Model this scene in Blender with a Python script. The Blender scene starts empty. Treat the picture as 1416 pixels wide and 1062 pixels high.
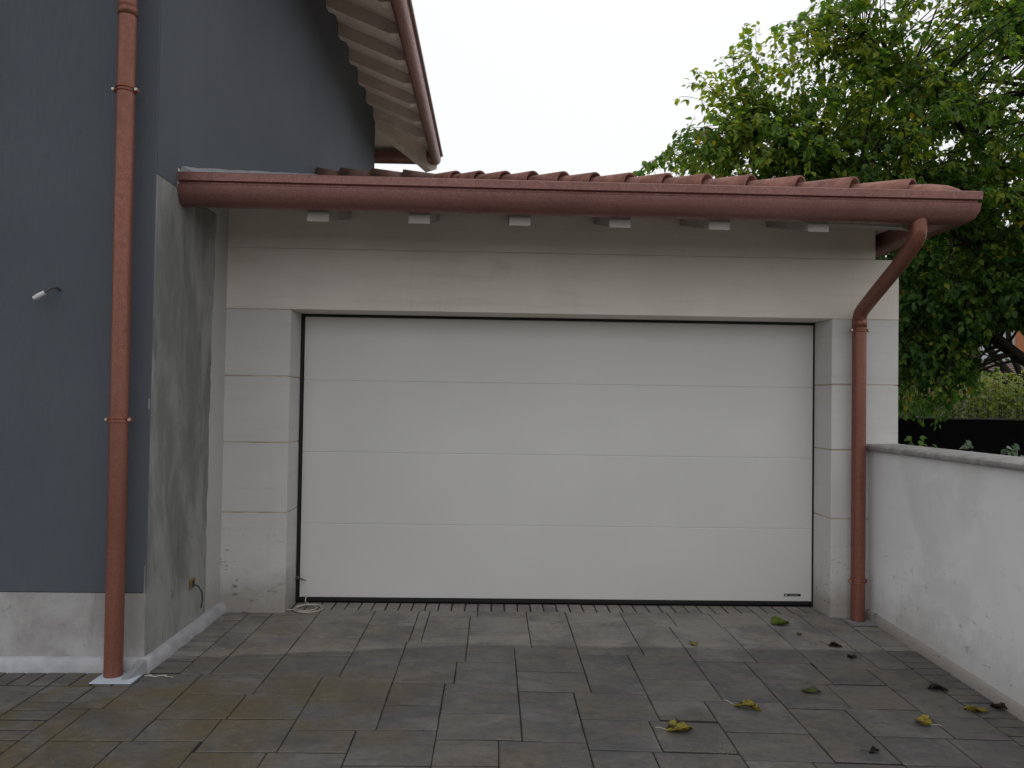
import bpy, bmesh, math, random
from mathutils import Vector, Matrix, noise as mnoise

# ------------------------------------------------------------------ camera, light, exposure
scene = bpy.context.scene
COL = scene.collection
PI = math.pi
R = math.radians

W, H, FPX = 1416, 1062, 1084.66
cam_data = bpy.data.cameras.new('camera')
cam_data.sensor_width = 36.0
cam_data.lens = 36.0 * FPX / W
cam_data.clip_end = 2000
cam_data.clip_start = 0.05
cam = bpy.data.objects.new('camera', cam_data)
COL.objects.link(cam)
pitch, yaw, roll = 0.0220, 0.0240, 0.0151
fwd = Vector((math.sin(yaw) * math.cos(pitch), math.cos(yaw) * math.cos(pitch), math.sin(pitch)))
right0 = Vector((math.cos(yaw), -math.sin(yaw), 0))
up0 = right0.cross(fwd)
cr, sr = math.cos(roll), math.sin(roll)
right = right0 * cr + up0 * sr
up = -right0 * sr + up0 * cr
m = Matrix((right, up, -fwd)).transposed().to_4x4()
m.translation = Vector((0, -5.771, 1.5603))
cam.matrix_world = m
scene.camera = cam

world = bpy.data.worlds.new('World')
scene.world = world
world.use_nodes = True
wt = world.node_tree
wt.nodes.clear()
wo = wt.nodes.new('ShaderNodeOutputWorld')
wb = wt.nodes.new('ShaderNodeBackground')
sky = wt.nodes.new('ShaderNodeTexSky')
sky.sky_type = 'NISHITA'
sky.sun_disc = False
SUN_EL, SUN_AZ = R(55), R(12)
sky.sun_elevation = SUN_EL
sky.sun_rotation = SUN_AZ
sky.air_density = 1.0
sky.dust_density = 3.0
hs = wt.nodes.new('ShaderNodeHueSaturation')
hs.inputs['Saturation'].default_value = 0.25
wt.links.new(sky.outputs[0], hs.inputs['Color'])
cl = wt.nodes.new('ShaderNodeMix')          # a closed white cloud deck over the sky
cl.data_type = 'RGBA'
cl.inputs[0].default_value = 0.86
wt.links.new(hs.outputs[0], cl.inputs[6])
cl.inputs[7].default_value = (11.0, 11.1, 11.3, 1)
wt.links.new(cl.outputs[2], wb.inputs['Color'])
wb.inputs['Strength'].default_value = 0.12
wt.links.new(wb.outputs[0], wo.inputs['Surface'])

sun_data = bpy.data.lights.new('sun', 'SUN')
sun_data.energy = 0.5
sun_data.angle = R(25)
sun_data.color = (1.0, 0.96, 0.9)
sun = bpy.data.objects.new('sun', sun_data)
COL.objects.link(sun)
sdir = Vector((math.sin(SUN_AZ) * math.cos(SUN_EL), math.cos(SUN_AZ) * math.cos(SUN_EL), math.sin(SUN_EL)))
sun.rotation_euler = sdir.to_track_quat('Z', 'Y').to_euler()
sun.location = sdir * 30

scene.view_settings.view_transform = 'Standard'
scene.view_settings.look = 'None'
scene.view_settings.gamma = 1
scene.view_settings.use_curve_mapping = False
scene.view_settings.exposure = -0.36
scene.render.resolution_x = 1024
scene.render.resolution_y = 768
scene.render.engine = 'CYCLES'

random.seed(11)
rnd = random.random
def U(a, b): return a + (b - a) * random.random()

# ------------------------------------------------------------------ material helpers
class NT:
    def __init__(s, name):
        s.m = bpy.data.materials.new(name)
        s.m.use_nodes = True
        s.t = s.m.node_tree
        s.t.nodes.clear()
        s.out = s.t.nodes.new('ShaderNodeOutputMaterial')
        s.b = s.t.nodes.new('ShaderNodeBsdfPrincipled')
        s.t.links.new(s.b.outputs[0], s.out.inputs[0])
        s.geo = s.t.nodes.new('ShaderNodeNewGeometry')
        s.pos = s.geo.outputs['Position']
    def put(s, sock, v):
        if isinstance(v, bpy.types.NodeSocket): s.t.links.new(v, sock)
        elif isinstance(v, (tuple, list)) and len(v) == 3 and sock.type == 'RGBA': sock.default_value = (*v, 1)
        else: sock.default_value = v
    def math(s, op, a, b=0.0, c=0.0, clamp=False):
        n = s.t.nodes.new('ShaderNodeMath'); n.operation = op; n.use_clamp = clamp
        for i, v in enumerate((a, b, c)): s.put(n.inputs[i], v)
        return n.outputs[0]
    def vmul(s, v, xyz, add=(0, 0, 0)):
        n = s.t.nodes.new('ShaderNodeVectorMath'); n.operation = 'MULTIPLY_ADD'
        s.put(n.inputs[0], v); n.inputs[1].default_value = xyz
        if isinstance(add, bpy.types.NodeSocket): s.t.links.new(add, n.inputs[2])
        else: n.inputs[2].default_value = add
        return n.outputs[0]
    def noise(s, scale, detail=4, rough=.55, vec=None, dist=0.0):
        n = s.t.nodes.new('ShaderNodeTexNoise')
        s.put(n.inputs['Vector'], vec if vec is not None else s.pos)
        n.inputs['Scale'].default_value = scale; n.inputs['Detail'].default_value = detail
        n.inputs['Roughness'].default_value = rough; n.inputs['Distortion'].default_value = dist
        return n.outputs[0]
    def voro(s, scale, vec=None, feat='F1'):
        n = s.t.nodes.new('ShaderNodeTexVoronoi'); n.feature = feat
        s.put(n.inputs['Vector'], vec if vec is not None else s.pos)
        n.inputs['Scale'].default_value = scale
        return n.outputs[0]
    def ramp(s, v, a, b, lo=0.0, hi=1.0):
        n = s.t.nodes.new('ShaderNodeMapRange'); n.interpolation_type = 'SMOOTHSTEP'
        s.put(n.inputs[0], v)
        n.inputs[1].default_value = a; n.inputs[2].default_value = b
        n.inputs[3].default_value = lo; n.inputs[4].default_value = hi
        return n.outputs[0]
    def mix(s, f, a, b, mode='MIX'):
        n = s.t.nodes.new('ShaderNodeMix'); n.data_type = 'RGBA'; n.blend_type = mode
        s.put(n.inputs[0], f); s.put(n.inputs[6], a); s.put(n.inputs[7], b)
        return n.outputs[2]
    def xyz(s):
        n = s.t.nodes.new('ShaderNodeSeparateXYZ'); s.t.links.new(s.pos, n.inputs[0])
        return n.outputs[0], n.outputs[1], n.outputs[2]
    def rand(s):
        return s.t.nodes.new('ShaderNodeObjectInfo').outputs['Random']
    def attr(s, name):
        n = s.t.nodes.new('ShaderNodeAttribute'); n.attribute_name = name
        return n.outputs['Fac']
    def bump(s, h, strength=.3, dist=.01):
        n = s.t.nodes.new('ShaderNodeBump'); n.inputs['Strength'].default_value = strength
        n.inputs['Distance'].default_value = dist; s.t.links.new(h, n.inputs['Height'])
        s.t.links.new(n.outputs[0], s.b.inputs['Normal'])
    def base(s, col, rough=.7, metal=0.0, spec=None):
        s.put(s.b.inputs['Base Color'], col); s.put(s.b.inputs['Roughness'], rough)
        s.put(s.b.inputs['Metallic'], metal)
        if spec is not None: s.b.inputs['Specular IOR Level'].default_value = spec

def mat_stucco():
    n = NT('slate_blue_stucco')
    a = n.noise(0.7, 4); f = n.noise(60, 3, .6); w = n.noise(1.0, 3, vec=n.vmul(n.pos, (55, 55, 6)))
    g = n.noise(220, 2, .6)
    c = n.mix(n.ramp(a, .35, .65), (.091, .102, .120), (.105, .116, .135))
    c = n.mix(n.ramp(w, .3, .7, 0, .35), c, (.083, .095, .118))
    c = n.mix(n.ramp(n.noise(1.1, 5, .65, vec=n.vmul(n.pos, (1, 1, .35), (3, 1, 2))), .48, .7, 0, .3), c, (.082, .09, .104))
    c = n.mix(n.ramp(g, .5, .75, 0, .25), c, (.15, .165, .19))
    n.base(c, .9, spec=.25); n.bump(n.math('ADD', g, n.math('MULTIPLY', w, .7)), .5, .004)
    return n.m

def mat_plaster_raw():
    n = NT('raw_grey_cement_plaster')
    v = n.vmul(n.pos, (1, 1.0, .45))
    a = n.noise(1.9, 6, .62, vec=v, dist=.6); b = n.noise(6.0, 5, .65, vec=v, dist=.4); f = n.noise(90, 3)
    c = n.mix(n.ramp(a, .38, .6), (.19, .192, .183), (.34, .34, .33))
    c = n.mix(n.ramp(b, .45, .72, 0, .55), c, (.33, .33, .32))
    c = n.mix(n.ramp(n.noise(3.1, 5, .7, vec=n.vmul(n.pos, (1, 2.2, .6), (4, 2, 1))), .56, .66, 0, .6), c, (.135, .137, .125))
    n.base(c, .88, spec=.2); n.bump(n.math('ADD', f, n.math('MULTIPLY', b, 2)), .4, .006)
    return n.m

def mat_plinth():
    n = NT('stained_plinth_render')
    a = n.noise(2.6, 6, .62, dist=.5); st = n.noise(2.0, 5, .6, vec=n.vmul(n.pos, (3.2, 3, .6))); f = n.noise(80, 3)
    c = n.mix(n.ramp(a, .36, .64), (.30, .285, .28), (.43, .425, .42))
    c = n.mix(n.ramp(st, .52, .72, 0, .6), c, (.24, .22, .215))
    c = n.mix(n.ramp(n.noise(16, 4, .7), .62, .72, 0, .5), c, (.2, .18, .175))
    n.base(c, .9, spec=.2); n.bump(n.math('ADD', f, a), .3, .006)
    return n.m

def mat_white_wall(name='dirty_white_render', dirt=1.0, tint=(.645, .625, .595), streak=.26, soft=0):
    n = NT(name)
    x, y, z = n.xyz()
    a = n.noise(1.3, 5, .6, dist=.3); b = n.noise(9, 5, .65); f = n.noise(110, 3)
    c = n.mix(n.ramp(a, .35, .68), tint, tuple(min(1, t * 1.08) for t in tint))
    # horizontal trowel marks
    h = n.noise(1.0, 4, .6, vec=n.vmul(n.pos, (1.2, 1.2, 16)))
    c = n.mix(n.ramp(h, .5, .75, 0, streak), c, (.47, .42, .34))
    if soft:
        c = n.mix(n.ramp(n.noise(.9, 5, .6, vec=n.vmul(n.pos, (1, 1, 1.3), (2, 6, 4)), dist=.5), .5, .62, 0, soft), c, (.60, .575, .55))
    # dried rain runs
    run = n.noise(1.0, 4, .6, vec=n.vmul(n.pos, (14, 14, .8)))
    c = n.mix(n.ramp(run, .56, .8, 0, .16 * dirt), c, (.40, .36, .30))
    # brown rust-like patches
    c = n.mix(n.ramp(n.noise(1.7, 5, .65, vec=n.vmul(n.pos, (1, 1, 1.6), (3.3, 0, 1.0))), .6, .72, 0, .35 * dirt), c, (.45, .39, .30))
    # splashed dirt close to the ground, scuffs
    low = n.ramp(n.math('ADD', z, n.math('MULTIPLY', n.noise(5, 5, .7), -.45)), -.22, .16, 1, 0)
    c = n.mix(n.math('MULTIPLY', low, .7 * dirt), c, (.26, .23, .20))
    sc = n.noise(1, 5, .6, vec=n.vmul(n.pos, (10, 10, 26), (2, 5, 0)), dist=1.2)
    scm = n.math('MULTIPLY', n.ramp(sc, .62, .67), n.ramp(z, .15, .85, 1, 0))
    c = n.mix(n.math('MULTIPLY', scm, .75 * dirt), c, (.12, .11, .105))
    n.base(c, .82, spec=.25); n.bump(n.math('ADD', f, n.math('MULTIPLY', b, 1.5)), .25, .004)
    return n.m

def mat_groove():
    n = NT('grime_in_wall_joints')
    c = n.mix(n.ramp(n.noise(5, 4), .4, .65), (.40, .31, .21), (.58, .50, .40))
    n.base(c, .9); return n.m

def mat_door():
    n = NT('ivory_door_foil')
    c = n.mix(n.ramp(n.noise(.8, 3), .35, .65), (.645, .638, .618), (.68, .672, .652))
    w = n.noise(1.0, 3, .5, vec=n.vmul(n.pos, (9, 1, 170)))
    d = n.noise(7, 5, .7)
    c = n.mix(n.ramp(d, .6, .8, 0, .18), c, (.55, .53, .49))
    n.base(c, .42, spec=.45); n.bump(w, .10, .002)
    return n.m

def mat_simple(name, col, rough=.6, metal=0, var=.25, sc=14, bump=.15, spec=.35):
    n = NT(name)
    c = n.mix(n.ramp(n.noise(sc, 5, .6), .3, .7), tuple(v * (1 - var) for v in col), tuple(v * (1 + var) for v in col))
    n.base(c, rough, metal, spec)
    if bump: n.bump(n.noise(sc * 6, 3), bump, .003)
    return n.m

def mat_copper(name, dark, light, sc=1.0, rough=.42):
    n = NT(name)
    g = n.noise(150 * sc, 3, .75); h = n.noise(32, 4, .65); s = n.noise(1, 4, .6, vec=n.vmul(n.pos, (260, 260, 34)))
    big = n.noise(1.6, 4, .6)
    c = n.mix(n.ramp(g, .30, .70, .15, .85), dark, light)
    dr = n.noise(1, 4, .6, vec=n.vmul(n.pos, (42, 42, 1.5)))
    c = n.mix(n.ramp(dr, .52, .75, 0, .28), c, tuple(v * .55 for v in dark))
    c = n.mix(n.ramp(h, .45, .7, 0, .5), c, tuple(v * .62 for v in light))
    c = n.mix(n.ramp(s, .5, .75, 0, .32), c, tuple(min(1, v * 1.45) for v in light))
    c = n.mix(n.ramp(big, .4, .65, 0, .3), c, tuple(v * .8 for v in dark))
    n.base(c, n.ramp(h, .3, .7, rough - .08, rough + .12), .4, .5)
    n.bump(g, .12, .001)
    return n.m

def mat_paving():
    n = NT('riven_grey_paving')
    x, y, z = n.xyz()
    r = n.rand()
    off = n.t.nodes.new('ShaderNodeCombineXYZ')
    n.t.links.new(n.math('MULTIPLY', r, 37.0), off.inputs[0]); n.t.links.new(n.math('MULTIPLY', r, 91.0), off.inputs[1])
    vv = n.vmul(n.pos, (1, 1, 1), off.outputs[0])
    a = n.noise(3.0, 6, .62, vec=vv, dist=.9)
    b = n.noise(1, 6, .66, vec=n.vmul(vv, (5, 13, 8)), dist=1.4)
    f = n.noise(90, 4, .7)
    c = n.mix(r, (.100, .101, .106), (.168, .160, .150))
    c = n.mix(n.ramp(a, .42, .62, 0, .85), c, (.178, .160, .132))
    c = n.mix(n.ramp(n.noise(2.2, 5, .6, vec=n.vmul(vv, (1, 1, 1), (7, 3, 0)), dist=.6), .5, .66, 0, .55), c, (.24, .232, .222))
    c = n.mix(n.ramp(b, .48, .68, 0, .55), c, (.085, .085, .088))
    c = n.mix(n.ramp(b, .34, .22, 0, .4), c, (.22, .215, .205))
    # ochre mud film left over on some slabs
    och = n.math('MULTIPLY', n.ramp(n.noise(1.5, 5, .65, vec=n.vmul(n.pos, (1, 1, 1), (5, 1, 0)), dist=.5), .44, .60), n.ramp(n.math('ADD', x, n.math('MULTIPLY', n.noise(1.1, 3), .9)), 1.6, -1.6, .15, 1))
    och = n.math('MULTIPLY', och, n.ramp(y, -.9, -1.6, .2, 1))
    c = n.mix(n.math('MULTIPLY', och, .85), c, (.150, .112, .045))
    rs = n.noise(4.5, 5, .7, vec=n.vmul(n.pos, (1, 1, 1), (1, 8, 0)))
    c = n.mix(n.math('MULTIPLY', n.ramp(rs, .62, .74, 0, .4), n.ramp(y, -.6, -1.2)), c, (.16, .09, .04))
    mt = n.noise(24, 6, .75, vec=vv)
    c = n.mix(n.ramp(mt, .50, .68, 0, .55), c, (.072, .07, .068))
    c = n.mix(n.ramp(mt, .46, .34, 0, .4), c, (.235, .225, .21))
    f2 = n.noise(230, 3, .7)
    c = n.mix(n.ramp(f2, .55, .8, 0, .4), c, (.2, .195, .185))
    big = n.noise(1.25, 5, .62, vec=n.vmul(n.pos, (1, 1.5, 1), (9, 2, 0)), dist=.7)
    c = n.mix(n.ramp(big, .52, .66, 0, .38), c, (.072, .070, .068))
    c = n.mix(n.ramp(big, .44, .32, 0, .30), c, (.215, .200, .180))
    # rain line under the gutter: dry and pale behind, wet in front
    edge = n.math('ADD', y, n.math('MULTIPLY', n.math('SUBTRACT', n.noise(3.2, 5, .7), .5), .14))
    edge = n.math('ADD', edge, n.math('MULTIPLY', n.math('MAXIMUM', n.math('MULTIPLY', x, -1), 0), .16))
    dry = n.ramp(edge, -.735, -.685)
    wetc = n.mix(1.0, c, (.80, .80, .81), 'MULTIPLY')
    dryc = n.mix(n.ramp(n.noise(2.0, 5, .6, dist=.4), .4, .7, 0, .65), n.mix(1.0, c, (1.42, 1.40, 1.38), 'MULTIPLY'), (.30, .285, .262))
    # lime bloom near the door
    bl = n.math('MULTIPLY', n.ramp(n.noise(7, 6, .75, dist=.5), .52, .68), n.ramp(n.math('ABSOLUTE', n.math('SUBTRACT', x, .95)), .9, .2))
    bl = n.math('MULTIPLY', bl, n.ramp(y, -.62, -.1))
    dryc = n.mix(n.math('MULTIPLY', bl, .7), dryc, (.36, .35, .335))
    col = n.mix(dry, wetc, dryc)
    damp = n.noise(1.4, 4, .6)
    rw = n.ramp(damp, .35, .65, .44, .72)
    rr = n.math('ADD', n.math('MULTIPLY', dry, .8), n.math('MULTIPLY', n.math('SUBTRACT', 1.0, dry), rw))
    n.base(col, rr, spec=.42)
    n.bump(n.math('ADD', n.math('MULTIPLY', b, 1.6), n.math('MULTIPLY', f, .7)), .75, .008)
    return n.m

def mat_leaf(name, cols, trans=.45, rough=.45):
    n = NT(name)
    t = n.attr('tint')
    cr_ = n.t.nodes.new('ShaderNodeValToRGB')
    cr_.color_ramp.elements.remove(cr_.color_ramp.elements[0])
    cr_.color_ramp.elements[0].position = cols[-1][0]; cr_.color_ramp.elements[0].color = (*cols[-1][1], 1)
    for p, cc in cols[:-1]:
        e = cr_.color_ramp.elements.new(p); e.color = (*cc, 1)
    n.t.links.new(t, cr_.inputs[0])
    c = cr_.outputs[0]
    n.base(c, rough, spec=.35)
    tr = n.t.nodes.new('ShaderNodeBsdfTranslucent')
    n.t.links.new(n.mix(1.0, c, (1.9, 1.95, .8), 'MULTIPLY'), tr.inputs[0])
    mx = n.t.nodes.new('ShaderNodeMixShader'); mx.inputs[0].default_value = trans
    n.t.links.new(n.b.outputs[0], mx.inputs[1]); n.t.links.new(tr.outputs[0], mx.inputs[2])
    n.t.links.new(mx.outputs[0], n.out.inputs[0])
    return n.m

def mat_dead_leaf(name, a, b, thr=.5):
    n = NT(name)
    c = n.mix(n.ramp(n.noise(28, 5, .7), thr - .06, thr + .08), a, b)
    n.base(c, .5, spec=.4); n.bump(n.noise(120, 3), .4, .002); return n.m

M = {}
M['stucco'] = mat_stucco(); M['raw'] = mat_plaster_raw(); M['plinth'] = mat_plinth()
M['white'] = mat_white_wall(tint=(.585, .575, .56)); M['white_paint'] = mat_white_wall('thin_white_paint', .5, (.47, .465, .45))
M['garden_white'] = mat_white_wall('garden_wall_render', .55, (.82, .82, .83), .03, .34)
M['warm_lit'] = mat_white_wall('warm_lit_render', .8, (.76, .69, .63)); M['skirt'] = mat_white_wall('grimy_skirting', 1.0, (.50, .485, .48)); M['groove'] = mat_groove(); M['door'] = mat_door()  # upper courses: warm light under the eave painted into the render colour
M['black'] = mat_simple('black_rubber', (.012, .012, .013), .55, var=.1)
M['gutter'] = mat_copper('brown_coated_gutter', (.165, .067, .054), (.33, .165, .148), .8)
M['pipe'] = mat_copper('copper_brown_pipe', (.175, .062, .042), (.31, .125, .088))
M['bracket'] = mat_copper('copper_bracket', (.30, .09, .05), (.45, .16, .09))
M['bead'] = mat_simple('bright_highlight_bead', (.40, .33, .31), .28, .75, var=.1)  # brighter than the gutter: the lip's highlight is put into the colour
M['steel'] = mat_simple('zinc_screw', (.45, .42, .38), .35, .9, var=.1)
M['dull_steel'] = mat_simple('dull_latch_metal', (.16, .15, .14), .45, .8, var=.1)
M['paint_wood'] = mat_simple('white_painted_wood', (.38, .355, .33), .65, var=.10, sc=5)
M['soffit'] = mat_simple('cream_soffit_paint', (.72, .67, .61), .65, var=.05, sc=5); M['eave_wood'] = mat_simple('eave_painted_wood', (.60, .51, .45), .6, var=.10, sc=4)
M['dark_wood'] = mat_simple('dark_brown_fascia', (.085, .035, .028), .6, var=.2)
M['tile'] = mat_simple('terracotta_tile', (.27, .128, .100), .8, var=.34, sc=9, bump=.4)
M['tile_dark'] = mat_simple('brown_terracotta_tile', (.17, .095, .078), .8, var=.28, sc=9, bump=.4)
M['mortar'] = mat_simple('tile_mortar', (.22, .12, .09), .9, var=.2)
M['lead'] = mat_simple('grey_flashing', (.42, .43, .45), .45, .4, var=.15)
M['membrane'] = mat_simple('grey_white_membrane', (.42, .42, .44), .6, var=.14, sc=9, bump=.5)
M['foam'] = mat_simple('pale_blue_foam_sheet', (.50, .56, .63), .6, var=.06)
M['grout'] = mat_simple('dark_joint_sand', (.02, .019, .018), .95, var=.3, sc=60)
M['paving'] = mat_paving()
M['coping'] = mat_simple('grey_concrete_coping', (.30, .295, .285), .75, var=.22, sc=10, bump=.4)
M['cord'] = mat_simple('beige_cord', (.50, .47, .40), .7, var=.1)
M['cable'] = mat_simple('grey_cable', (.07, .07, .075), .5, var=.1)
M['cable_sleeve'] = mat_simple('white_cable_sleeve', (.62, .62, .63), .4, var=.05)
M['box_yellow'] = mat_simple('brown_socket_rim', (.20, .13, .05), .6, var=.3)
M['dark_hole'] = mat_simple('dark_recess', (.02, .02, .02), .8, var=.1)
M['bark'] = mat_simple('dark_bark', (.026, .021, .017), .95, var=.35, sc=20, bump=.8)
M['earth'] = mat_simple('garden_earth', (.05, .055, .03), .95, var=.5, sc=3, bump=.5)
M['fence'] = mat_simple('black_garden_screen', (.004, .004, .004), 1.0, var=.25, sc=20, spec=.08)
M['orange'] = mat_simple('orange_render', (.42, .17, .08), .85, var=.12, sc=4)
M['shutter'] = mat_simple('pale_shutter', (.50, .53, .58), .6, var=.05)
M['roof_far'] = mat_simple('old_brown_roof_tile', (.155, .115, .095), .85, var=.3, sc=5)
M['edge_pale'] = mat_simple('pale_ridge_strip', (.40, .37, .34), .8, var=.1)
M['stone_far'] = mat_simple('shed_wall', (.25, .22, .19), .9)
LEAFC = [(0.0, (.025, .07, .018)), (.35, (.06, .135, .028)), (.7, (.135, .22, .040)), (.9, (.26, .28, .04)), (1.0, (.40, .27, .04))]
M['leaf'] = mat_leaf('green_tree_leaf', LEAFC, .58)
M['leaf_hedge'] = mat_leaf('hedge_leaf', [(0, (.03, .06, .012)), (.4, (.12, .18, .022)), (.8, (.26, .29, .035)), (.88, (.12, .08, .05)), (1.0, (.30, .24, .17))], .35)
M['leaf_dark'] = mat_leaf('glossy_dark_leaf', [(0, (.03, .06, .03)), (.6, (.06, .10, .05)), (1.0, (.10, .15, .08))], .25, .3)

# ------------------------------------------------------------------ object helpers
def props(o, label=None, cat=None, group=None, kind=None):
    if label: o['label'] = label
    if cat: o['category'] = cat
    if group: o['group'] = group
    if kind: o['kind'] = kind
    return o

def root(name, loc, label=None, cat=None, group=None, kind=None):
    o = bpy.data.objects.new(name, None)
    o.empty_display_size = .2
    COL.objects.link(o); o.location = loc
    return props(o, label, cat, group, kind)

WLOC = {}
def link(o, parent):
    COL.objects.link(o)
    if parent is not None:
        o.parent = parent
        p = parent; acc = Vector((0, 0, 0))
        loc = Vector((0, 0, 0)); q = parent
        while q is not None:
            loc += q.location; q = q.parent
        o.location = -loc       # vertices stay in world coordinates
    return o

class MB:
    """collects shapes in world coordinates and becomes one mesh object"""
    def __init__(s): s.bm = bmesh.new()
    def box(s, x0, x1, y0, y1, z0, z1, bev=0.0, seg=1):
        b = s.bm
        vs = [b.verts.new(p) for p in ((x0, y0, z0), (x1, y0, z0), (x1, y1, z0), (x0, y1, z0), (x0, y0, z1), (x1, y0, z1), (x1, y1, z1), (x0, y1, z1))]
        fs = [b.faces.new([vs[i] for i in f]) for f in ((3, 2, 1, 0), (4, 5, 6, 7), (0, 1, 5, 4), (1, 2, 6, 5), (2, 3, 7, 6), (3, 0, 4, 7))]
        if bev:
            es = list({e for f in fs for e in f.edges})
            bmesh.ops.bevel(b, geom=es, offset=bev, segments=seg, profile=.5, affect='EDGES')
        return s
    def poly(s, pts, faces):
        vs = [s.bm.verts.new(p) for p in pts]
        for f in faces:
            try: s.bm.faces.new([vs[i] for i in f])
            except ValueError: pass
        return s
    def tube(s, path, r, n=16, caps=True, ell=None):
        b = s.bm; path = [Vector(p) for p in path]; rings = []
        rs = r if isinstance(r, (list, tuple)) else [r] * len(path)
        t0 = (path[1] - path[0]).normalized()
        ref = Vector((0, 0, 1)) if abs(t0.z) < .8 else Vector((0, 1, 0))
        u = t0.cross(ref).normalized()
        for i, p in enumerate(path):
            if i == 0: t = (path[1] - path[0])
            elif i == len(path) - 1: t = (path[-1] - path[-2])
            else: t = (path[i + 1] - p).normalized() + (p - path[i - 1]).normalized()
            t.normalize()
            u = (u - t * u.dot(t)).normalized(); v = t.cross(u)
            rings.append([b.verts.new(p + (u * math.cos(2 * PI * k / n) + v * math.sin(2 * PI * k / n)) * rs[i]) for k in range(n)])
        for a, c in zip(rings, rings[1:]):
            for k in range(n): b.faces.new((a[k], a[(k + 1) % n], c[(k + 1) % n], c[k])).smooth = True
        if caps:
            b.faces.new(rings[0][::-1]); b.faces.new(rings[-1])
        return s
    def sweep(s, sections, closed=True, caps=True, smooth=False):
        b = s.bm; rings = [[b.verts.new(p) for p in sec] for sec in sections]; n = len(rings[0])
        for a, c in zip(rings, rings[1:]):
            for k in range(n if closed else n - 1):
                b.faces.new((a[k], a[(k + 1) % n], c[(k + 1) % n], c[k])).smooth = smooth
        if caps and closed:
            b.faces.new(rings[0][::-1]); b.faces.new(rings[-1])
        return s
    def build(s, name, mat, parent=None, label=None, kind=None, cat=None, group=None, smooth=None):
        bmesh.ops.recalc_face_normals(s.bm, faces=s.bm.faces)
        me = bpy.data.meshes.new(name); s.bm.to_mesh(me); s.bm.free()
        for mm in (mat if isinstance(mat, (list, tuple)) else [mat]): me.materials.append(mm)
        if smooth:
            for p in me.polygons: p.use_smooth = True
            try: me.set_sharp_from_angle(angle=R(smooth))
            except Exception: pass
        o = bpy.data.objects.new(name, me)
        link(o, parent)
        return props(o, label, cat, group, kind)

def ground_h(x, y):
    return .0126 * max(x, 0) * max(min(y, 0), -2.6)

# ------------------------------------------------------------------ ground and driveway
mb = MB(); mb.poly([(-400, -400, -.17), (400, -400, -.17), (400, 400, -.17), (-400, 400, -.17)], [(0, 1, 2, 3)])
mb.build('ground', M['earth'], kind='structure')

def surf(x0, x1, y0, y1, nx, ny, dz):
    mb = MB(); pts = []; fs = []
    for j in range(ny + 1):
        for i in range(nx + 1):
            x = x0 + (x1 - x0) * i / nx; y = y0 + (y1 - y0) * j / ny
            pts.append((x, y, ground_h(x, y) + dz))
    for j in range(ny):
        for i in range(nx):
            a = j * (nx + 1) + i; fs.append((a, a + 1, a + nx + 2, a + nx + 1))
    return mb.poly(pts, fs)
driveway = surf(-12, 4.0, -14.04, .52, 128, 112, -.0042).build('driveway', M['grout'], kind='structure')

def slab_mesh(mb, x0, x1, y0, y1, g=.0026, ch=.0035, jitter=.0009, gy=.0042):
    """one paver: chamfered top, a hair out of level, standing in the joint sand"""
    x0 += g + U(0, .0012); x1 -= g + U(0, .0012); y0 += gy + U(0, .0012); y1 -= gy + U(0, .0012)
    dz = U(-jitter, jitter); tx = U(-.001, .001); ty = U(-.001, .001)
    xm, ym = (x0 + x1) / 2, (y0 + y1) / 2
    def z(x, y): return ground_h(x, y) + dz + tx * (x - xm) / .3 + ty * (y - ym) / .3
    nx = max(1, round((x1 - x0) / .1)); ny = max(1, round((y1 - y0) / .1))
    # riven rim: the chamfer line wanders
    def rim(inset):
        pts = []
        for i in range(nx): pts.append((x0 + (x1 - x0) * i / nx, y0, 0, 1))
        for j in range(ny): pts.append((x1, y0 + (y1 - y0) * j / ny, -1, 0))
        for i in range(nx): pts.append((x1 - (x1 - x0) * i / nx, y1, 0, -1))
        for j in range(ny): pts.append((x0, y1 - (y1 - y0) * j / ny, 1, 0))
        return pts
    base = rim(0); n = len(base)
    ring0 = [(p[0], p[1], z(p[0], p[1]) - .03) for p in base]
    ring1 = []; ring2 = []
    for p in base:
        ww = U(-.0012, .0012)
        px = p[0] + (xm - p[0]) * 0 + ww * abs(p[2]); py = p[1] + ww * abs(p[3])
        ring1.append((px, py, z(px, py) - ch * U(.7, 1.1)))
        q = ch * U(.8, 1.6)
        sx = 1 if p[0] < xm else -1; sy = 1 if p[1] < ym else -1
        on_x = abs(p[0] - x0) < 1e-6 or abs(p[0] - x1) < 1e-6
        on_y = abs(p[1] - y0) < 1e-6 or abs(p[1] - y1) < 1e-6
        qx = p[0] + (sx * q if on_x else 0); qy = p[1] + (sy * q if on_y else 0)
        ring2.append((qx, qy, z(qx, qy) + U(-.0004, .0004)))
    b = mb.bm
    r0 = [b.verts.new(p) for p in ring0]; r1 = [b.verts.new(p) for p in ring1]; r2 = [b.verts.new(p) for p in ring2]
    for a, c in ((r0, r1), (r1, r2)):
        for k in range(n): b.faces.new((a[k], a[(k + 1) % n], c[(k + 1) % n], c[k]))
    b.faces.new(r2)
    return mb

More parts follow.
